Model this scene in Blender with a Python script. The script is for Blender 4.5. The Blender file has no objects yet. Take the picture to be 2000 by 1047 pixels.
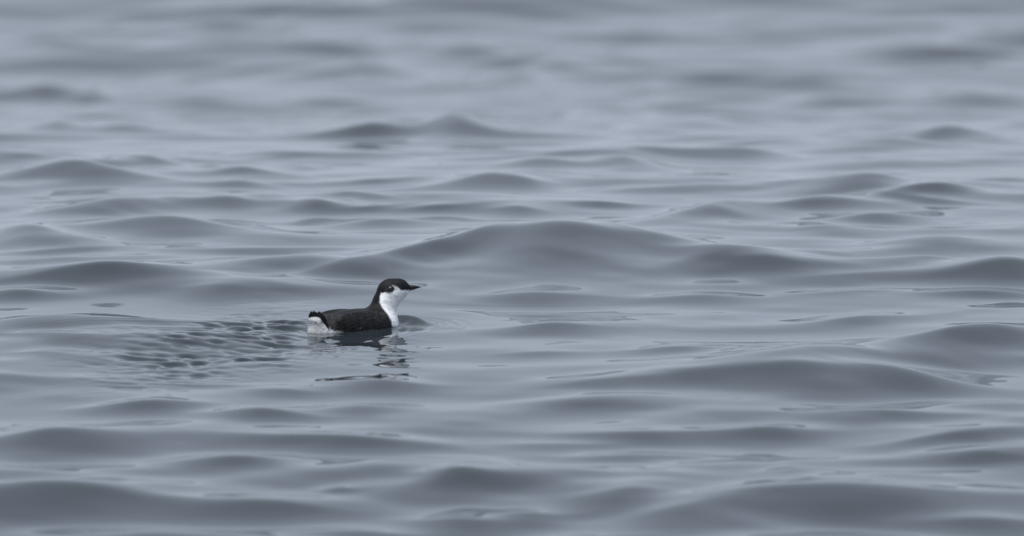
import bpy, math, random
import numpy as np

# ------------------------------------------------------------------ camera, sky, sun, exposure
sc = bpy.context.scene
THETA = math.radians(5.0)              # how far the view dips at the bird
DIST = 20.0
FPX = 20000.0                          # focal length in photo pixels (2000 px wide)
cam_d = bpy.data.cameras.new("camera")
cam = bpy.data.objects.new("camera", cam_d)
sc.collection.objects.link(cam)
sc.camera = cam
PITCH = THETA - (640 - 523.5) / FPX
CAM = (0.30, -DIST * math.cos(THETA), DIST * math.sin(THETA))
cam.location = CAM
cam.rotation_euler = (math.pi / 2 - PITCH, 0, 0)
cam_d.sensor_width = 36.0
cam_d.lens = 360.0
cam_d.clip_start = 0.5
cam_d.clip_end = 30000.0
cam_d.dof.use_dof = True
cam_d.dof.focus_distance = 20.25
cam_d.dof.aperture_fstop = 5.8

SUN_EL, SUN_AZ = math.radians(66), math.radians(225)   # soft light from behind the viewer, a little left
world = bpy.data.worlds.new("World")
sc.world = world
world.use_nodes = True
nt = world.node_tree
for n in list(nt.nodes):
    nt.nodes.remove(n)
N, L = nt.nodes.new, nt.links.new
w_out = N("ShaderNodeOutputWorld")
w_bg = N("ShaderNodeBackground")
w_bg.inputs["Strength"].default_value = 0.10
sky = N("ShaderNodeTexSky")
sky.sky_type = 'NISHITA'
sky.sun_disc = False
sky.sun_elevation = SUN_EL
sky.sun_rotation = SUN_AZ
sky.air_density = 1.0
sky.dust_density = 3.0
tc = N("ShaderNodeTexCoord")
mp = N("ShaderNodeMapping")
mp.inputs["Scale"].default_value = (1.0, 1.0, 3.0)
L(tc.outputs["Generated"], mp.inputs["Vector"])
cn = N("ShaderNodeTexNoise")
cn.inputs["Scale"].default_value = 2.2
cn.inputs["Detail"].default_value = 5.0
L(mp.outputs["Vector"], cn.inputs["Vector"])
cr = N("ShaderNodeValToRGB")           # an even blanket of cloud, faintly uneven
cr.color_ramp.elements[0].position = 0.3
cr.color_ramp.elements[0].color = (0.84, 0.84, 0.85, 1)
cr.color_ramp.elements[1].position = 0.7
cr.color_ramp.elements[1].color = (1.0, 1.0, 1.0, 1)
L(cn.outputs["Fac"], cr.inputs["Fac"])
cm = N("ShaderNodeMixRGB")
cm.blend_type = 'MULTIPLY'
cm.inputs["Fac"].default_value = 1.0
cm.inputs["Color1"].default_value = (4.38, 4.90, 5.78, 1)
L(cr.outputs["Color"], cm.inputs["Color2"])
mx = N("ShaderNodeMixRGB")
mx.inputs["Fac"].default_value = 0.9
L(sky.outputs["Color"], mx.inputs["Color1"])
L(cm.outputs["Color"], mx.inputs["Color2"])
L(mx.outputs["Color"], w_bg.inputs["Color"])
L(w_bg.outputs["Background"], w_out.inputs["Surface"])

sun_d = bpy.data.lights.new("sun", 'SUN')
sun_d.energy = 1.5
sun_d.angle = math.radians(25)
sun_d.color = (1.0, 0.97, 0.93)
sun = bpy.data.objects.new("sun", sun_d)
sc.collection.objects.link(sun)
# Sky rotation is measured clockwise from +Y
sdir = (math.sin(SUN_AZ) * math.cos(SUN_EL), math.cos(SUN_AZ) * math.cos(SUN_EL), math.sin(SUN_EL))
from mathutils import Vector
sun.rotation_euler = Vector(sdir).to_track_quat('Z', 'Y').to_euler()

sc.view_settings.view_transform = 'Standard'
sc.view_settings.look = 'None'
sc.view_settings.exposure = 0.64
sc.view_settings.gamma = 1.0
sc.view_settings.use_curve_mapping = False
sc.cycles.max_bounces = 8
sc.cycles.glossy_bounces = 5

# ------------------------------------------------------------------ helpers
rng = np.random.RandomState(11)
SP, CP = math.sin(PITCH), math.cos(PITCH)

def unproject(px, py, z=0.0):
    """photo pixel -> place on the level z (used to survey where each swell lies)"""
    a, b = (px - 1000.0) / FPX, (523.5 - py) / FPX
    dx, dy, dz = a, CP + b * SP, -SP + b * CP
    t = (z - CAM[2]) / dz
    return CAM[0] + t * dx, CAM[1] + t * dy, t

def link(o, parent=None):
    sc.collection.objects.link(o)
    if parent is not None:
        o.parent = parent
    return o

def mesh_from(name, verts, quads, smooth=True):
    verts = np.asarray(verts, np.float32)
    quads = np.asarray(quads, np.int32)
    k = quads.shape[1]
    me = bpy.data.meshes.new(name)
    me.vertices.add(len(verts))
    me.vertices.foreach_set("co", verts.ravel())
    me.loops.add(quads.size)
    me.loops.foreach_set("vertex_index", quads.ravel())
    me.polygons.add(len(quads))
    me.polygons.foreach_set("loop_start", np.arange(0, quads.size, k, dtype=np.int32))
    me.update(calc_edges=True)
    if smooth:
        me.polygons.foreach_set("use_smooth", np.ones(len(quads), bool))
    me.validate()
    return me

def principled(name):
    m = bpy.data.materials.new(name)
    m.use_nodes = True
    return m, m.node_tree, m.node_tree.nodes["Principled BSDF"]

def sstep(a, b, x):
    t = np.clip((x - a) / (b - a), 0, 1)
    return t * t * (3 - 2 * t)

# ------------------------------------------------------------------ water
def graded(segs, lo, hi, g):
    """coordinates: piecewise spacing in the middle, growing by g out to lo / hi"""
    c = [segs[0][0]]
    for a, b, s0, s1 in segs:
        n = max(2, int(round((b - a) / (0.5 * (s0 + s1)))))
        t = np.linspace(0, 1, n + 1)
        w = s0 + (s1 - s0) * t
        p = np.concatenate([[0], np.cumsum(0.5 * (w[1:] + w[:-1]))])
        c += list(a + (b - a) * p[1:] / p[-1])
    up, s = c[-1], segs[-1][3]
    out = []
    while up < hi:
        s *= g
        up += s
        out.append(up)
    dn, s = c[0], segs[0][2]
    pre = []
    while dn > lo:
        s *= g * 1.03
        dn -= s
        pre.append(dn)
    return np.array(pre[::-1] + c + out)

xs = graded([(-1.5, -0.75, 0.012, 0.007), (-0.75, -0.2, 0.006, 0.004), (-0.2, 0.2, 0.0035, 0.0035),
             (0.2, 0.6, 0.004, 0.008), (0.6, 2.1, 0.009, 0.012)], -6000, 6000, 1.07)
ys = graded([(-4.6, -1.4, 0.012, 0.010), (-1.4, -0.25, 0.010, 0.006), (-0.25, 0.25, 0.0045, 0.0045), (0.25, 1.0, 0.006, 0.011),
             (1.0, 4.0, 0.012, 0.014), (4.0, 8.0, 0.016, 0.05), (8.0, 20.0, 0.04, 0.05)], -400, 9000, 1.025)
NX, NY = len(xs), len(ys)
X, Y = np.meshgrid(xs.astype(np.float32), ys.astype(np.float32))
dxs = np.gradient(xs).astype(np.float32)[None, :]
dys = np.gradient(ys).astype(np.float32)[:, None]
SPC = np.maximum(dxs, dys)

def pixel_of(X, Y, Z):
    """photo pixel under each place of the flat sea, only used to bound the wake"""
    ry = Y - CAM[1]
    depth = ry * CP + (CAM[2] - Z) * SP
    depth = np.where(depth < 1.0, 1.0, depth)
    return 1000 + (X - CAM[0]) / depth * FPX, 523.5 - (ry * SP - (CAM[2] - Z) * CP) / depth * FPX

# long ground swell under everything: a low crest beyond the bird, falling away behind it
def roll(y):
    k = 2 * math.pi / 24.0
    f = lambda q: -0.25 * (1 - np.cos(k * (q - 2.6)))
    far = 1 - sstep(60.0, 200.0, np.asarray(y, float))
    return f(np.asarray(y, float)) * far - f(0.0)
def roll_slope(y):
    return (roll(y + 0.05) - roll(y - 0.05)) / 0.1

def warp(X, Y):
    return (X + 0.04 * np.sin(1.9 * Y + 0.7 * X + 1.0) + 0.03 * np.sin(4.3 * Y - 2.1 * X),
            Y + 0.05 * np.sin(2.6 * X + 0.8) + 0.022 * np.sin(6.1 * X + 1.1 * Y + 2.0) + 0.012 * np.sin(11.3 * X - 1.7 * Y))

# broken wind-sea: many short waves, each faded out where the sheet is too coarse for it
WAVES = []
for lam0, lam1, n, srms in ((1.1, 2.6, 14, 0.016), (0.45, 1.1, 34, 0.034), (0.2, 0.45, 44, 0.037), (0.09, 0.2, 34, 0.012)):
    for i in range(n):
        lam = lam0 * (lam1 / lam0) ** rng.rand()
        k = 2 * math.pi / lam
        ang = math.radians(-90 + (26 if rng.rand() < 0.55 else -24) + rng.normal(0, 16))
        WAVES.append((lam, k * math.cos(ang), k * math.sin(ang), srms * math.sqrt(2.0 / n) / k * (0.6 + 0.8 * rng.rand()), rng.rand() * 6.283))

def wind_sea(X, Y, SPC):
    H = np.zeros_like(X)
    for lam, kx, ky, amp, p0 in WAVES:
        fade = 1 - sstep(lam / 6.0, lam / 3.0, SPC) if SPC is not None else 1.0
        H += amp * fade * np.cos(kx * X + ky * Y + p0)
    return H

# surveyed swells: crest pixel x, crest pixel y, width, height of the face below it, steepness, lean (pixel rise per pixel)
SWELLS = [
 # far water
 (110, 88, 230, 30, .75, .12), (440, 76, 290, 40, .9, 0), (640, 92, 240, 30, 1.0, .04), (880, 92, 280, 34, 1.0, .04), (1080, 114, 170, 28, .9, .05),
 (715, 124, 170, 34, .7, 0), (1870, 90, 420, 36, 1.0, 0), (170, 172, 180, 32, 1.1, .05), (85, 166, 110, 24, .7, 0), (350, 205, 210, 24, .9, 0),
 (960, 156, 180, 26, .9, 0), (1260, 160, 180, 34, 1.1, 0), (1080, 165, 160, 22, .6, 0), (1130, 217, 280, 36, .7, 0), (1950, 190, 260, 34, 1.1, 0),
 (235, 248, 200, 24, 1.15, 0), (100, 250, 140, 26, .8, 0), (480, 256, 260, 12, .7, 0), (685, 249, 180, 24, 1.2, -.03), (850, 236, 140, 42, .8, 0),
 (1860, 250, 230, 42, .9, .05), (1240, 284, 300, 28, 1.1, 0), (1440, 286, 240, 26, 1.0, 0), (1690, 278, 220, 24, .6, 0), (560, 10, 400, 26, .7, 0),
 (1400, 60, 460, 26, .4, 0), (1570, 150, 200, 28, .5, 0), (1640, 200, 260, 26, .5, 0), (1400, 235, 240, 26, .5, 0), (300, 20, 300, 26, .5, 0),
 # middle, left
 (65, 298, 150, 9, .9, 0), (180, 316, 400, 50, 1.15, .04), (300, 309, 140, 10, .8, .05), (425, 322, 90, 9, .8, .06), (520, 331, 190, 20, 1.1, .05),
 (610, 324, 130, 11, .8, .05), (770, 347, 240, 11, .9, -.05), (500, 306, 110, 9, .6, -.03), (950, 337, 250, 38, 1.0, -.06), (490, 356, 140, 18, .7, 0),
 (650, 380, 150, 14, .8, .08), (160, 396, 260, 40, .9, -.10), (390, 388, 170, 30, 1.15, 0), (570, 396, 160, 26, 1.1, .05), (330, 423, 460, 62, 1.25, .03),
 (730, 439, 220, 28, .95, -.02), (80, 446, 240, 52, 1.05, .10), (690, 399, 130, 9, .8, -.04), (820, 398, 160, 9, .8, -.02), (470, 486, 420, 12, .5, 0),
 (120, 497, 360, 10, .5, -.04),
 # middle, right
 (1100, 314, 240, 36, 1.1, 0), (1265, 317, 190, 32, 1.1, .05), (1030, 344, 150, 24, .8, 0), (1230, 366, 280, 20, .7, 0), (1170, 391, 190, 12, 1.0, 0),
 (1000, 397, 160, 26, .95, 0), (1720, 342, 320, 44, 1.35, .02), (1950, 352, 200, 12, 1.0, -.03), (1870, 375, 300, 18, 1.1, -.05), (1400, 393, 260, 54, 1.05, -.10),
 (1610, 387, 230, 22, 1.05, -.06), (1665, 398, 270, 34, 1.05, -.03), (1860, 396, 200, 10, .8, .04), (1700, 422, 220, 26, 1.15, -.02), (1560, 443, 190, 28, .8, 0),
 (1050, 427, 430, 110, 1.45, 0), (800, 476, 360, 46, 1.0, -.2), (1330, 464, 380, 40, .9, .1), (1370, 474, 220, 16, .8, .06), (1515, 491, 250, 46, 1.35, .05),
 (1780, 472, 270, 28, .8, 0), (1830, 511, 260, 22, .9, 0), (1980, 526, 240, 54, 1.25, -.03), (1690, 536, 220, 20, .6, 0),
 # near, left
 (210, 532, 370, 34, 1.15, -.05), (480, 552, 260, 42, .9, 0), (600, 500, 290, 28, .8, -.04), (60, 586, 180, 24, .8, 0), (180, 627, 400, 46, 1.1, -.03),
 (60, 697, 150, 18, .8, 0), (260, 792, 280, 28, 1.0, -.03), (390, 757, 330, 12, .9, 0), (500, 796, 220, 30, 1.0, 0), (700, 791, 170, 22, .8, 0),
 (745, 742, 260, 36, 1.05, .03), (540, 756, 200, 20, .6, 0), (80, 846, 320, 66, 1.2, -.02), (590, 847, 400, 34, 1.0, .02), (400, 896, 230, 24, .8, -.04),
 (690, 902, 170, 18, .8, 0), (860, 916, 190, 40, 1.15, .02), (640, 952, 90, 16, 1.0, 0), (140, 952, 460, 70, 1.0, .02), (550, 978, 380, 56, 1.05, .02),
 (950, 1008, 260, 48, 1.1, 0), (120, 745, 300, 26, .5, 0), (380, 1040, 420, 40, .9, 0), (760, 1042, 300, 36, .9, 0), (100, 660, 200, 14, .6, .05),
 # near, right
 (1110, 566, 270, 32, .8, 0), (1420, 574, 260, 36, .9, 0), (1085, 624, 230, 30, 1.0, 0), (1700, 566, 200, 12, .7, 0), (1920, 580, 210, 18, 1.0, .02),
 (1690, 619, 230, 28, .9, -.05), (1330, 680, 230, 26, .9, -.04), (1510, 677, 110, 20, .9, -.08), (1950, 648, 360, 68, 1.3, -.07), (1590, 711, 380, 84, 1.3, .01),
 (1800, 728, 300, 56, .9, .10), (1220, 738, 330, 36, .8, -.05), (1650, 806, 420, 16, .6, .02), (1190, 838, 300, 34, .9, .02), (1430, 840, 240, 32, .9, 0),
 (1190, 886, 400, 26, 1.0, .05), (1790, 852, 320, 38, .95, -.08), (1900, 892, 200, 30, .8, .05), (1535, 918, 170, 28, 1.0, 0), (1235, 946, 190, 46, .85, 0),
 (1070, 993, 180, 34, 1.05, 0), (1660, 945, 640, 92, 1.5, 0), (1380, 978, 300, 50, .45, -.06), (1060, 690, 220, 16, .5, 0), (1950, 790, 240, 20, .6, 0),
 (1500, 1052, 420, 50, .9, 0), (1900, 1030, 340, 50, .9, 0), (1170, 1040, 260, 36, .9, 0), (1010, 860, 240, 20, .6, 0),
]

def ray_at(px, py, lift):
    """where the sight line through a photo pixel meets the rolling sea raised by lift"""
    a, b = (px - 1000.0) / FPX, (523.5 - py) / FPX
    dx, dy, dz = a, CP + b * SP, -SP + b * CP
    t = np.arange(12.0, 75.0, 0.02)
    under = (CAM[2] + t * dz) < roll(CAM[1] + t * dy) + lift
    t = t[np.argmax(under)] if under.any() else 70.0
    return CAM[0] + t * dx, CAM[1] + t * dy, t

class Swell:
    def __init__(s, px, py, w, fh, st, lean):
        s.px, s.py, s.w, s.fh, s.st, s.lean = px, py, w, fh, st, lean
        s.lift = 0.0
        s.place()
    def place(s):
        s.cx, s.cy, d = ray_at(s.px, s.py, s.lift)
        m = d / FPX
        graze = max(0.035, (CAM[2] - float(roll(s.cy))) / d + float(roll_slope(s.cy)))
        s.sg = s.fh * m / (0.24 * s.st + 2.0 * graze)
        s.A = 0.24 * s.sg * s.st
        s.sx = s.w * m / 2.65
        s.A *= 1 - 0.05 * float(sstep(26.0, 30.0, d))
        s.slant = max(-1.6, min(1.6, -s.lean / graze))
    def height(s, WX, WY):
        u = (WX - s.cx) / s.sx
        v = (WY - s.cy) - 0.10 * s.sg * u * u - s.slant * (WX - s.cx)
        sb = s.sg * 1.2
        near = (np.abs(u) < 4) & (v > -4 * s.sg) & (v < 5 * sb)
        uu, vv = u[near], v[near]
        q = np.where(vv < 0, vv / s.sg, vv / sb)
        prof = 0.6 * np.exp(-0.5 * q * q) + 0.4 * np.exp(0.25 - 1.25 * np.sqrt(q * q + 0.04))
        return near, s.A * (0.7 * np.exp(-0.5 * uu * uu) + 0.3 / (1 + uu * uu) ** 2 * np.exp(-(uu / 3.2) ** 8)) * prof

swells = [Swell(*q) for q in SWELLS]
offset = 0.0
for it in range(7):                                    # settle the crests against one another
    cx = np.array([q.cx for q in swells] + [0.0]); cy = np.array([q.cy for q in swells] + [0.0])
    h = wind_sea(cx, cy, None)
    wx, wy = warp(cx, cy)
    for q in swells:
        near, g = q.height(wx, wy)
        h[near] += g
    offset = -float(h[-1])
    for q, hh in zip(swells, h[:-1] + offset):
        q.lift += 0.6 * (float(hh) - q.lift)
        q.place()

WX, WY = warp(X, Y)
H = wind_sea(X, Y, SPC)
rms = float(H[(np.abs(X) < 2) & (np.abs(Y) < 4)].std())
H += 0.20 * (H * H / rms - rms)
pb = pixel_of(X, Y, roll(Y))
calm = np.exp(-((pb[0] - 730) / 150.0) ** 2 - ((pb[1] - 700) / 60.0) ** 2)
calm2 = np.exp(-((pb[0] - 1040) / 300.0) ** 2 - ((pb[1] - 490) / 70.0) ** 2)
H *= (1 - 0.75 * calm) * (1 - 0.8 * calm2)
for i in range(26):                                    # longer, steeper chop beyond the crest of the ground swell
    lam = 0.7 * 3.2 ** rng.rand()
    k = 2 * math.pi / lam
    ang = math.radians(rng.normal(-90, 24))
    H += (sstep(5.5, 9.0, Y) * (1 - sstep(lam / 6, lam / 3, SPC))) * 0.042 * math.sqrt(2 / 26) / k * np.cos(k * (math.cos(ang) * X + math.sin(ang) * Y) + 6.283 * rng.rand())
for q in swells:
    near, g = q.height(WX, WY)
    H[near] += g
H += offset * (1 - sstep(40, 120, np.hypot(X, Y)))
H += roll(Y)
PXc, PYc = pixel_of(X, Y, roll(Y))

# a level, glassy stretch to the right of the bird
flat = np.exp(-((PXc - 1180) / 360.0) ** 2 - ((PYc - 662) / 85.0) ** 2)
H -= 0.032 * flat * (Y + 0.17)

# the bird rides its own little patch: ease the sea towards its mean level there
HEAD = math.radians(40.0)                              # heading: to the right and away
ch, sh = math.cos(HEAD), math.sin(HEAD)
S_ = X * ch + Y * sh                                   # along the heading
T_ = -X * sh + Y * ch                                  # to the bird's left
rb = np.sqrt((S_ / 0.20) ** 2 + (T_ / 0.16) ** 2)
ease = np.exp(-rb ** 2)
LEVEL = 0.0
H += ease * (LEVEL + Y * 0.055 - H) * 0.85

def sines(scale0, scale1, n, seed, spread=1.0, mean=-90):
    r = np.random.RandomState(seed)
    out = np.zeros_like(X)
    for i in range(n):
        lam = scale0 + (scale1 - scale0) * r.rand()
        k = 2 * math.pi / lam
        a = math.radians(mean + r.uniform(-90, 90) * spread)
        out += np.cos(k * (math.cos(a) * WX + math.sin(a) * WY) + r.rand() * 6.283) / k
    return out / math.sqrt(n / 2.0)

# wake: confused ripples trailing back and towards the viewer from the tail
cxw, cyw = 425.0, 684.0
al = math.atan2(-62, 400)
dxp, dyp = PXc - cxw, PYc - cyw
ea = (dxp * math.cos(al) + dyp * math.sin(al)) / 235.0
eb = (-dxp * math.sin(al) + dyp * math.cos(al)) / 48.0
wake = np.exp(-(ea ** 2) ** 1.3 - (eb ** 2) ** 1.2)
n1, n2, n3 = sines(0.028, 0.055, 50, 25, 0.68), sines(0.06, 0.12, 26, 6, 0.6), sines(0.10, 0.4, 18, 9)
n3 /= n3.std()
clump = np.clip(0.80 + 0.35 * n3, 0.3, 1.5)
tailward = (0.55 + 0.75 * sstep(200, 500, PXc)) * (1 - 0.5 * sstep(530, 600, PXc))
H += wake * clump * tailward * (0.20 * n1 + 0.12 * n2 - 0.10 * np.sqrt(n2 * n2 + 2e-6) - 0.10 * np.sqrt(n1 * n1 + 5e-7))
# the trodden, oily strip just in front of the bird
strip = np.exp(-((PXc - 725) / 120.0) ** 2 - ((PYc - 690) / 42.0) ** 2)
H += strip * (0.022 * sines(0.025, 0.06, 16, 7, 0.6) + 0.05 * sines(0.14, 0.32, 12, 8, 0.45))

# fretted water right along the body
fret = np.exp(-((np.sqrt(((S_ + 0.015) / 0.118) ** 2 + (T_ / 0.056) ** 2) - 1.0) / 0.20) ** 2)
H += fret * (0.10 * sines(0.016, 0.035, 24, 21) + 0.06 * sines(0.035, 0.07, 14, 22))

# bow wave and capillary rings ahead of the breast, and the two arms of the V
bs, bt = S_ - 0.084, T_
r = np.sqrt(bs ** 2 + bt ** 2)
front = sstep(-0.02, 0.05, bs)
H += 0.016 * np.exp(-((r - 0.044) / 0.027) ** 2) * sstep(-0.03, 0.06, bs) * sstep(-0.055, 0.035, bs * sh + bt * ch)
rw = r + 0.004 * np.sin(X * 31 + Y * 17) + 0.003 * np.sin(Y * 43 - X * 9)
H += 0.0006 * np.cos((rw - 0.06) * 2 * math.pi / 0.027) * np.exp(-((r - 0.11) / 0.045) ** 2) * front
for side in (-1, 1):
    for off, amp, wd in ((0.0, 0.0040, 0.026), (0.10, 0.0045, 0.04)):
        arm = bt * side - (0.045 - bs) * 0.36 - off
        aft = sstep(0.05, -0.06, bs) * (1 - sstep(-0.25, -0.75, bs)) * (1.0 if side > 0 else 0.35)
        H += aft * amp * np.exp(-(arm / wd) ** 2)
        H += aft * 0.0005 * np.cos(arm * 2 * math.pi / 0.022) * np.exp(-(arm / 0.05) ** 2)

me = mesh_from("water", np.stack([X.ravel(), Y.ravel(), H.ravel()], 1),
               (lambda i: np.stack([i[:-1, :-1].ravel(), i[:-1, 1:].ravel(), i[1:, 1:].ravel(), i[1:, :-1].ravel()], 1))
               (np.arange(NX * NY, dtype=np.int32).reshape(NY, NX)))
mw, wt, wp = principled("sea_water")
wp.inputs["Base Color"].default_value = (0.024, 0.033, 0.038, 1)
wp.inputs["Roughness"].default_value = 0.02
wp.inputs["IOR"].default_value = 1.333
tcw = wt.nodes.new("ShaderNodeTexCoord")
nw = wt.nodes.new("ShaderNodeTexNoise"); nw.inputs["Scale"].default_value = 38.0; nw.inputs["Detail"].default_value = 3.0
bw = wt.nodes.new("ShaderNodeBump"); bw.inputs["Strength"].default_value = 1.0; bw.inputs["Distance"].default_value = 0.00007
wt.links.new(tcw.outputs["Object"], nw.inputs["Vector"])
wt.links.new(nw.outputs["Fac"], bw.inputs["Height"])
wt.links.new(bw.outputs["Normal"], wp.inputs["Normal"])
me.materials.append(mw)
water = link(bpy.data.objects.new("water", me))
water["kind"] = "structure"
water["label"] = "grey rippled sea with low glassy swells"
print("water", NX, NY, NX * NY, "level", LEVEL)

# ------------------------------------------------------------------ the murrelet
MM = 0.001
def P(px, py, v=0.0):
    """bird survey: photo pixel and depth offset v (mm) -> local mm (x right, y away, z up), waterline 0"""
    return np.array([px - 700.0, v, (640.0 - py - v * math.sin(THETA)) / math.cos(THETA)])

# sample volume in mm
vs = 1.5
gx = np.arange(-116, 118, vs); gy = np.arange(-112, 116, vs); gz = np.arange(-60, 108, vs)
GX, GY, GZ = np.meshgrid(gx, gy, gz, indexing='ij')
GX = GX.astype(np.float32); GY = GY.astype(np.float32); GZ = GZ.astype(np.float32)

def ellipsoid(c, axes, rad):
    q = [((GX - c[0]) * a[0] + (GY - c[1]) * a[1] + (GZ - c[2]) * a[2]) / r for a, r in zip(axes, rad)]
    k0 = np.sqrt(q[0] ** 2 + q[1] ** 2 + q[2] ** 2)
    k1 = np.sqrt((q[0] / rad[0]) ** 2 + (q[1] / rad[1]) ** 2 + (q[2] / rad[2]) ** 2)
    return k0 * (k0 - 1) / np.maximum(k1, 1e-6)

def cone(a, b, ra, rb, flat=1.0):
    """rounded cone a-b; flat < 1 makes it narrower in depth (y)"""
    a, b = np.array(a, float), np.array(b, float)
    s = np.array([1, 1 / flat, 1])
    mid = (a + b) / 2
    A, B = a * s, b * s
    d = B - A
    x, y, z = GX - A[0], GY / flat - A[1], GZ - A[2]
    t = np.clip((x * d[0] + y * d[1] + z * d[2]) / (d @ d), 0, 1)
    return np.sqrt((x - t * d[0]) ** 2 + (y - t * d[1]) ** 2 + (z - t * d[2]) ** 2) - (ra + (rb - ra) * t)

def smin(a, b, k):
    h = np.clip(0.5 + 0.5 * (b - a) / k, 0, 1)
    return b + (a - b) * h - k * h * (1 - h)

hd = np.array([ch, sh, 0.0]); lf = np.array([-sh, ch, 0.0]); up = np.array([0.0, 0, 1])
LEN = 1.12
def B(s, t, z):
    return hd * (s * LEN) + lf * t + up * z

pit = math.radians(4)
ax_t = (hd * math.cos(pit) + up * math.sin(pit), lf, up * math.cos(pit) - hd * math.sin(pit))
F = ellipsoid(B(-13, 0, -8), ax_t, (98, 46, 45))                                 # trunk
F = smin(F, ellipsoid(B(40, 0, -6), (hd, lf, up), (43, 37, 42)), 14)            # breast
F = smin(F, ellipsoid(B(-62, 0, -6), (hd, lf, up), (52, 33, 31)), 12)           # rump
HV = 36.0                                              # the head's depth offset, over the breast
# neck and head in profile, the head turned so that the bill points right
F = smin(F, cone(P(744, 624, HV + 2), P(752, 591, HV + 1), 30, 23.5, 0.92), 16)
F = smin(F, cone(P(752, 591, HV + 1), P(763, 570, HV), 23.5, 25.5, 0.80), 8)
F = smin(F, ellipsoid(P(766.5, 567.5, HV), (np.array([1, 0, 0]), np.array([0, 1, 0]), up), (29.5, 18, 21.8)), 6)
F = smin(F, ellipsoid(P(779, 561, HV), (np.array([1, 0, 0]), np.array([0, 1, 0]), up), (19, 15.5, 17.2)), 5)   # steep forehead
F = smin(F, cone(P(784, 562, HV), P(799, 561.5, HV), 13, 5.0, 0.80), 5)         # face running into the bill
F = smin(F, cone(P(772, 578, HV), P(796, 566.5, HV), 15, 3.5, 0.80), 6)         # chin
# cocked undertail: a blunt wedge whose rear face looks back
tu = -hd * 0.26 + up * 0.966
tn = -hd * 0.966 - up * 0.26
def wedge(c, w0, w1, th, u0, u1):
    """a flattened cone standing on c along tu: half width w0 at height u0, w1 at u1"""
    x, y, z = GX - c[0], GY - c[1], GZ - c[2]
    n_ = x * tn[0] + y * tn[1] + z * tn[2]; l_ = x * lf[0] + y * lf[1] + z * lf[2]; u_ = x * tu[0] + y * tu[1] + z * tu[2]
    w_ = w0 + (w1 - w0) * np.clip((u_ - u0) / (u1 - u0), 0, 1.15)
    d_ = (np.sqrt((n_ / th) ** 2 + (l_ / w_) ** 2) - 1) * th * 0.9
    e_ = np.abs(u_ - (u0 + u1) / 2) - (u1 - u0) / 2
    return -smin(-d_, -e_, 6)
F = smin(F, wedge(B(-92, 0, -4), 31, 17, 9, -22, 31), 5)
F = smin(F, ellipsoid(B(-72, 0, -6), (hd, lf, up), (34, 33, 18)), 6)
# folded wings, faint bulges along the flanks
for sd in (-1, 1):
    F = smin(F, ellipsoid(B(-8, sd * 33, 13), (hd * .99 - up * .10, lf, up * .99 + hd * .10), (70, 13, 21)), 16)

F = F + 0.35 * np.sin(GX * 0.55 + 1.3 * np.sin(GZ * 0.3)) * np.sin(GZ * 0.6 + GY * 0.35) * np.clip((40 - GZ) / 20, 0, 1) \
      + 0.22 * np.sin(GX * 1.1 + GZ * 0.5) * np.sin(GZ * 1.25 - GX * 0.3 + GY * 0.8)
def surface_nets(F, org, h):
    S = F < 0
    nx, ny, nz = F.shape
    cs = np.zeros((nx - 1, ny - 1, nz - 1), np.int8)
    offs = [(i, j, k) for i in (0, 1) for j in (0, 1) for k in (0, 1)]
    sl = lambda o: (slice(o[0], nx - 1 + o[0]), slice(o[1], ny - 1 + o[1]), slice(o[2], nz - 1 + o[2]))
    for o in offs:
        cs += S[sl(o)]
    act = (cs > 0) & (cs < 8)
    ii, jj, kk = np.nonzero(act)
    idx = -np.ones(act.shape, np.int32)
    idx[ii, jj, kk] = np.arange(len(ii))
    pos = np.zeros((len(ii), 3)); cnt = np.zeros(len(ii))
    for o in offs:
        for ax in range(3):
            if o[ax] == 0:
                p = list(o); p[ax] = 1
                fa = F[ii + o[0], jj + o[1], kk + o[2]]; fb = F[ii + p[0], jj + p[1], kk + p[2]]
                m = (fa < 0) != (fb < 0)
                t = np.where(m, fa / np.where(m, fa - fb, 1), 0)
                q = np.array(o, float)[None, :].repeat(len(ii), 0)
                q[:, ax] = t
                pos[m] += q[m]; cnt[m] += 1
    V = np.stack([ii, jj, kk], 1) + pos / cnt[:, None]
    V = V * h + np.array(org)
    Q = []
    for ax in range(3):
        a, b = (ax + 1) % 3, (ax + 2) % 3
        s0 = [slice(1, -1)] * 3; s1 = [slice(1, -1)] * 3
        s0[ax] = slice(0, -1); s1[ax] = slice(1, None)
        S0, S1 = S[tuple(s0)], S[tuple(s1)]
        for flip in (0, 1):
            e = np.stack(np.nonzero((S0 & ~S1) if not flip else (~S0 & S1)), 1)
            if not len(e):
                continue
            for c in (a, b):
                e[:, c] += 1
            def cell(da, db):
                g = e.copy(); g[:, a] += da; g[:, b] += db
                return idx[g[:, 0], g[:, 1], g[:, 2]]
            q = np.stack([cell(-1, -1), cell(0, -1), cell(0, 0), cell(-1, 0)], 1)
            Q.append(q if not flip else q[:, ::-1])
    return V, np.concatenate(Q)

BV, BQ = surface_nets(F, (gx[0], gy[0], gz[0]), vs)
body_me = mesh_from("body", BV * MM, BQ)

# plumage pattern
nv = len(body_me.vertices)
co = np.zeros(nv * 3, np.float32); body_me.vertices.foreach_get("co", co); co = co.reshape(-1, 3) / MM
nrm = np.zeros(nv * 3, np.float32); body_me.vertices.foreach_get("normal", nrm); nrm = nrm.reshape(-1, 3)
bx = co[:, 0] + 700.0
by = 640.0 - co[:, 2] * math.cos(THETA) - co[:, 1] * math.sin(THETA)

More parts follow.
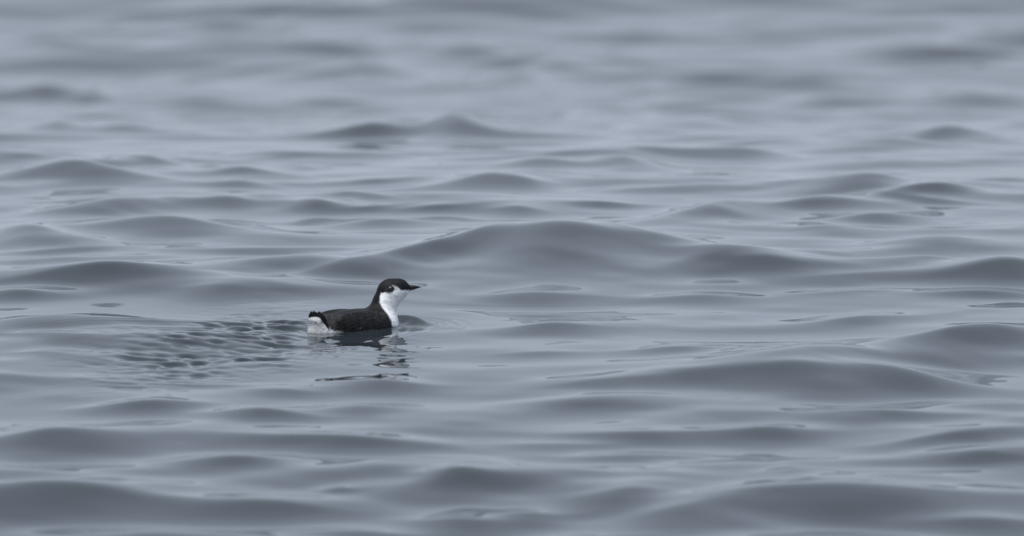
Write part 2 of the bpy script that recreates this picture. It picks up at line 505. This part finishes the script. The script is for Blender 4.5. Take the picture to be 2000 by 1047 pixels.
def poly_sd(px, py, poly):
    """signed distance to a polygon, negative inside"""
    poly = np.array(poly, float)
    d = np.full(px.shape, 1e9); inside = np.zeros(px.shape, bool)
    for (x0, y0), (x1, y1) in zip(poly, np.roll(poly, -1, 0)):
        ex, ey = x1 - x0, y1 - y0
        t = np.clip(((px - x0) * ex + (py - y0) * ey) / (ex * ex + ey * ey + 1e-9), 0, 1)
        d = np.minimum(d, np.hypot(px - x0 - t * ex, py - y0 - t * ey))
        c = ((y0 > py) != (y1 > py)) & (px < ex * (py - y0) / (ey if abs(ey) > 1e-9 else 1e-9) + x0)
        inside ^= c
    return np.where(inside, -d, d)

jit = 0.9 * np.sin(co[:, 0] * 1.7 + co[:, 2] * 0.6) * np.sin(co[:, 2] * 1.9 - co[:, 0] * 0.4) + 0.6 * np.sin(co[:, 2] * 3.7 + co[:, 1])
face = [(815, 567.2), (781, 566.6), (776.5, 560.5), (770, 557.8), (766, 557.2), (769.5, 561), (770.5, 566), (767, 571.5), (760, 573.2),
        (750, 571.2), (744.5, 572.5), (742, 579), (741, 590), (747, 601.5), (757, 613), (764, 625), (767, 640), (768, 680), (860, 680), (860, 567.2)]
white = 1 - sstep(-1.6, 1.6, poly_sd(bx, by, face) + 1.0 * jit)
s_co = co @ hd / LEN; t_co = co @ lf
head_part = co[:, 2] > 30
# on the far side of the breast the same white runs round; below the water the belly is white too
under = 1 - sstep(-14, -7, co[:, 2] + 0.8 * jit)
white = np.maximum(white, under)
# undertail: white on the faces that look back
vent = [(585, 624), (600, 622), (606, 616), (621, 616), (629, 625), (638, 635), (648, 644), (660, 649), (676, 657), (690, 672), (585, 672)]
rear = (1 - sstep(-1.0, 1.4, poly_sd(bx, by, vent) + 1.6 * jit + 2.2 * np.sin(t_co * 1.1) * sstep(18, 30, co[:, 2]))) * sstep(-36, -42, s_co)
flank = (1 - sstep(-6, 2, co[:, 2] + 1.6 * jit)) * sstep(-60, -70, s_co)
white = np.maximum(white, np.maximum(rear, flank))
dark = np.array([0.0060, 0.0058, 0.0068]); brown = np.array([0.022, 0.0195, 0.0185]); wht = np.array([0.82, 0.83, 0.84]); shade_gry = np.array([0.42, 0.43, 0.44])
mott = 0.5 + 0.5 * np.sin(co[:, 0] * 0.33 + 2 * np.sin(co[:, 2] * 0.4)) * np.sin(co[:, 2] * 0.5 + co[:, 0] * 0.12 + 1)
back = (~head_part & (co[:, 2] < 40)).astype(float) * mott
cdark = dark[None, :] * (1 - back[:, None]) + brown[None, :] * back[:, None]
wcol = wht[None, :].repeat(nv, 0)
isrear = np.clip(rear, 0, 1)[:, None]
streak = (0.9 + 0.16 * np.sin(t_co * 0.9 + 0.8 * np.sin(co[:, 2] * .15)) * np.sin(t_co * 2.3))[:, None]
wcol = wcol * (1 - isrear) + shade_gry[None, :] * streak * isrear          # white undertail coverts, streaked; their shade is painted in as grey
eyepatch = (1 - sstep(4, 9, np.hypot(bx - 758.5, by - 567)))[:, None] * (1 - white[:, None])
cdark = cdark * (1 - eyepatch) + np.array([0.022, 0.021, 0.024])[None, :] * eyepatch
lores = ((1 - sstep(4, 9, np.hypot(bx - 772, by - 560.5))) * 0.62)[:, None]
wcol = wcol * (1 - lores) + np.array([0.26, 0.26, 0.265])[None, :] * lores
col = cdark * (1 - white[:, None]) + wcol * white[:, None]
at = body_me.attributes.new("plumage", 'FLOAT_COLOR', 'POINT')
at.data.foreach_set("color", np.concatenate([col, np.ones((nv, 1))], 1).astype(np.float32).ravel())

def feather_mat(name, attr=None, color=(0.006, 0.006, 0.007)):
    m, t, p = principled(name)
    n_ = t.nodes.new; l_ = t.links.new
    tcn = n_("ShaderNodeTexCoord")
    mpp = n_("ShaderNodeMapping"); mpp.inputs["Scale"].default_value = (180, 260, 420)
    l_(tcn.outputs["Object"], mpp.inputs["Vector"])
    nz = n_("ShaderNodeTexNoise"); nz.inputs["Scale"].default_value = 1.0; nz.inputs["Detail"].default_value = 4
    l_(mpp.outputs["Vector"], nz.inputs["Vector"])
    mr = n_("ShaderNodeMapRange")
    mr.inputs["To Min"].default_value = 0.72; mr.inputs["To Max"].default_value = 1.25
    l_(nz.outputs["Fac"], mr.inputs["Value"])
    mm = n_("ShaderNodeMixRGB"); mm.blend_type = 'MULTIPLY'; mm.inputs["Fac"].default_value = 1.0
    if attr:
        a = n_("ShaderNodeAttribute"); a.attribute_name = attr
        l_(a.outputs["Color"], mm.inputs["Color1"])
    else:
        mm.inputs["Color1"].default_value = (*color, 1)
    l_(mr.outputs["Result"], mm.inputs["Color2"])
    ms = n_("ShaderNodeMapping"); ms.inputs["Rotation"].default_value = (0, 0, -HEAD); ms.inputs["Scale"].default_value = (85, 130, 130)
    l_(tcn.outputs["Object"], ms.inputs["Vector"])
    vo = n_("ShaderNodeTexVoronoi"); vo.inputs["Scale"].default_value = 1.0
    l_(ms.outputs["Vector"], vo.inputs["Vector"])
    mr2 = n_("ShaderNodeMapRange"); mr2.inputs["From Max"].default_value = 0.8
    mr2.inputs["To Min"].default_value = 0.85; mr2.inputs["To Max"].default_value = 1.35
    l_(vo.outputs["Distance"], mr2.inputs["Value"])
    m2 = n_("ShaderNodeMixRGB"); m2.blend_type = 'MULTIPLY'; m2.inputs["Fac"].default_value = 0.7
    l_(mm.outputs["Color"], m2.inputs["Color1"]); l_(mr2.outputs["Result"], m2.inputs["Color2"])
    l_(m2.outputs["Color"], p.inputs["Base Color"])
    bp = n_("ShaderNodeBump"); bp.inputs["Strength"].default_value = 0.35; bp.inputs["Distance"].default_value = 0.0008
    l_(nz.outputs["Fac"], bp.inputs["Height"])
    l_(bp.outputs["Normal"], p.inputs["Normal"])
    p.inputs["Roughness"].default_value = 0.62
    p.inputs["Specular IOR Level"].default_value = 0.22
    return m

m_body = feather_mat("plumage", "plumage")
m_dark = feather_mat("dark_feather")
body_me.materials.append(m_body)
bird = link(bpy.data.objects.new("murrelet", None))
bird.location = (0, 0, LEVEL)
bird.empty_display_size = 0.05
bird["label"] = "small black and white seabird with cocked tail swimming on the grey sea"
bird["category"] = "seabird"
body = link(bpy.data.objects.new("body", body_me), bird)

# bill: two mandibles, the upper slightly drooped at the tip
def loft(name, rings, mat, parent, n=14):
    V, Q = [], []
    for (c, ra, rz, axs) in rings:
        for i in range(n):
            a = 2 * math.pi * i / n
            V.append(np.array(c) + axs[0] * (ra * math.cos(a)) + axs[1] * (rz * math.sin(a)))
    m = len(rings)
    for j in range(m - 1):
        for i in range(n):
            Q.append((j * n + i, j * n + (i + 1) % n, (j + 1) * n + (i + 1) % n, (j + 1) * n + i))
    V.append(np.array(rings[0][0])); V.append(np.array(rings[-1][0]))
    e0, e1 = len(V) - 2, len(V) - 1
    me = bpy.data.meshes.new(name)
    F_ = [tuple(q) for q in Q]
    for i in range(n):
        F_.append((e0, (i + 1) % n, i)); F_.append((e1, (m - 1) * n + i, (m - 1) * n + (i + 1) % n))
    me.from_pydata([tuple(v * MM) for v in V], [], F_)
    for p in me.polygons:
        p.use_smooth = True
    me.materials.append(mat)
    return link(bpy.data.objects.new(name, me), parent)

m_bill, bt_, bp_ = principled("bill_horn")
bp_.inputs["Base Color"].default_value = (0.012, 0.011, 0.012, 1)
bp_.inputs["Roughness"].default_value = 0.38
ey, ez = np.array([0, 1.0, 0]), np.array([0, 0, 1.0])
loft("upper_mandible", [(P(792, 560.6, HV), 4.8, 5.2, (ey, ez)), (P(801, 560.9, HV), 3.9, 4.5, (ey, ez)), (P(808, 560.5, HV), 3.0, 3.5, (ey, ez)),
     (P(814, 560.3, HV), 2.2, 2.5, (ey, ez)), (P(818.5, 560.8, HV), 1.2, 1.5, (ey, ez)), (P(822, 562.0, HV), .25, .3, (ey, ez))], m_bill, bird)
loft("lower_mandible", [(P(792, 565.0, HV), 4.0, 2.8, (ey, ez)), (P(801, 565.0, HV), 3.3, 2.4, (ey, ez)), (P(808, 563.9, HV), 2.4, 1.9, (ey, ez)),
     (P(814, 562.5, HV), 1.5, 1.2, (ey, ez)), (P(818.5, 561.7, HV), .3, .3, (ey, ez))], m_bill, bird)

# eyes with their broken white lid arcs
m_eye, e1_, ep = principled("eye_wet")
ep.inputs["Base Color"].default_value = (0.006, 0.005, 0.005, 1); ep.inputs["Roughness"].default_value = 0.06
m_lid, _, lp = principled("white_lid")
lp.inputs["Base Color"].default_value = (0.62, 0.63, 0.62, 1); lp.inputs["Roughness"].default_value = 0.6
import bmesh
def surf_y(px, py, side):
    """depth where the head surface lies at this pixel on the given side (mm)"""
    m = (np.abs(bx - px) < 1.6) & (np.abs(by - py) < 1.8) & ((co[:, 1] - HV) * side > 0) & (co[:, 2] > 30)
    return float(co[m, 1].mean()) if m.any() else HV + 17 * side
for side in (-1, 1):
    yv = surf_y(760.8, 564.8, side)
    c = P(760.8, 564.8, yv - side * 1.9)
    bm = bmesh.new()
    bmesh.ops.create_uvsphere(bm, u_segments=20, v_segments=14, radius=3.7 * MM)
    for v in bm.verts:
        v.co.y *= 0.85
    me_e = bpy.data.meshes.new("eye"); bm.to_mesh(me_e); bm.free()
    for p in me_e.polygons: p.use_smooth = True
    me_e.materials.append(m_eye)
    eye = link(bpy.data.objects.new("eye", me_e), bird)
    eye.location = tuple(c * MM)
    for a0, a1 in ((185, 300), (20, 110)):
        V, Fc = [], []
        n = 14
        for i in range(n + 1):
            a = math.radians(a0 + (a1 - a0) * i / n)
            th = 0.55 * math.sin(math.pi * i / n) + 0.12
            rr = 4.3
            for b_ in range(6):
                bb = 2 * math.pi * b_ / 6
                R = rr + th * math.cos(bb)
                V.append((R * math.cos(a) * MM, side * (1.0 + th * math.sin(bb)) * MM, R * math.sin(a) * MM))
        for i in range(n):
            for b_ in range(6):
                Fc.append((i * 6 + b_, i * 6 + (b_ + 1) % 6, (i + 1) * 6 + (b_ + 1) % 6, (i + 1) * 6 + b_))
        ml = bpy.data.meshes.new("eyelid"); ml.from_pydata(V, [], Fc)
        for p in ml.polygons: p.use_smooth = True
        ml.materials.append(m_lid)
        link(bpy.data.objects.new("eyelid", ml), eye)

# tail: a fan of dark quills standing behind the white coverts
def blade(name, base, direction, side_v, length, width, thick, mat, parent, tip=0.5):
    d = direction / np.linalg.norm(direction)
    s_ = side_v - d * (side_v @ d); s_ /= np.linalg.norm(s_)
    nrm_ = np.cross(d, s_)
    rings = []
    for k in range(9):
        t = k / 8
        wd = width * (0.45 + 0.55 * min(1, t * 2.5)) * (1 - max(0, (t - tip) / (1 - tip)) ** 2.4) + 0.25
        rings.append((base + d * length * t + nrm_ * (1.2 * math.sin(t * math.pi)), wd, thick * (1 - 0.6 * t) + 0.15, (s_, nrm_)))
    return loft(name, rings, mat, parent, n=8)
rnd = random.Random(4)
for k in range(7):
    f = (k - 3) / 3.0
    base = B(-84, f * 27, -4)
    d = tu * 42 - lf * (f * 8 + rnd.uniform(-2, 2)) + tn * (1.0 + rnd.uniform(-1.2, 1.2))
    blade("tail_feather", base, d, lf, 45 - 5 * f * f + rnd.uniform(-4, 2.5), 6.4 + rnd.uniform(-.8, .8), 1.0, m_dark, bird, 0.86)

# folded primaries: a few long quills crossing over the rump on each side
for side in (-1, 1):
    for k in range(5):
        base = B(-22 - 5 * k, side * (38 - 1.5 * k), 20 - 5 * k)
        tipp = B(-84 + 1.5 * k, side * (14 + 2.5 * k), 17 - 4.0 * k)
        d = tipp - base
        blade("wing_feather", base, d, np.cross(d, lf * side), float(np.linalg.norm(d)), 4.0, 0.9, m_dark, bird, 0.7)

# white coverts that break the outline at the tail root
m_cov = feather_mat("white_covert", None, (0.70, 0.71, 0.71))
for k in range(6):
    base = B(-74 + 8 * k, -27 - 2.0 * k, -7)
    blade("flank_feather", base, -hd * 1.0 + up * (0.22 + 0.1 * rnd.random()) - lf * 0.05, up, 20 + rnd.uniform(-3, 5), 2.4, 1.3, m_cov, bird, 0.2)

# beads of water on the mantle
m_drop, _, dp = principled("water_bead")
dp.inputs["Base Color"].default_value = (0.8, 0.83, 0.85, 1); dp.inputs["Roughness"].default_value = 0.08
bm = bmesh.new()
cand = np.nonzero((co[:, 2] > 3) & (co[:, 2] < 48) & (white < 0.05) & (nrm[:, 1] < 0.4) & (s_co > -70))[0]
for i in range(15):
    q = cand[rnd.randrange(len(cand))]
    ret = bmesh.ops.create_icosphere(bm, subdivisions=1, radius=rnd.choice([.3, .35, .45, .55]) * MM)
    off = Vector((co[q] + nrm[q] * 0.15) * MM)
    for v in ret["verts"]:
        v.co += off
md = bpy.data.meshes.new("water_beads"); bm.to_mesh(md); bm.free()
md.materials.append(m_drop)
beads = link(bpy.data.objects.new("water_beads", md), bird)
beads["kind"] = "stuff"
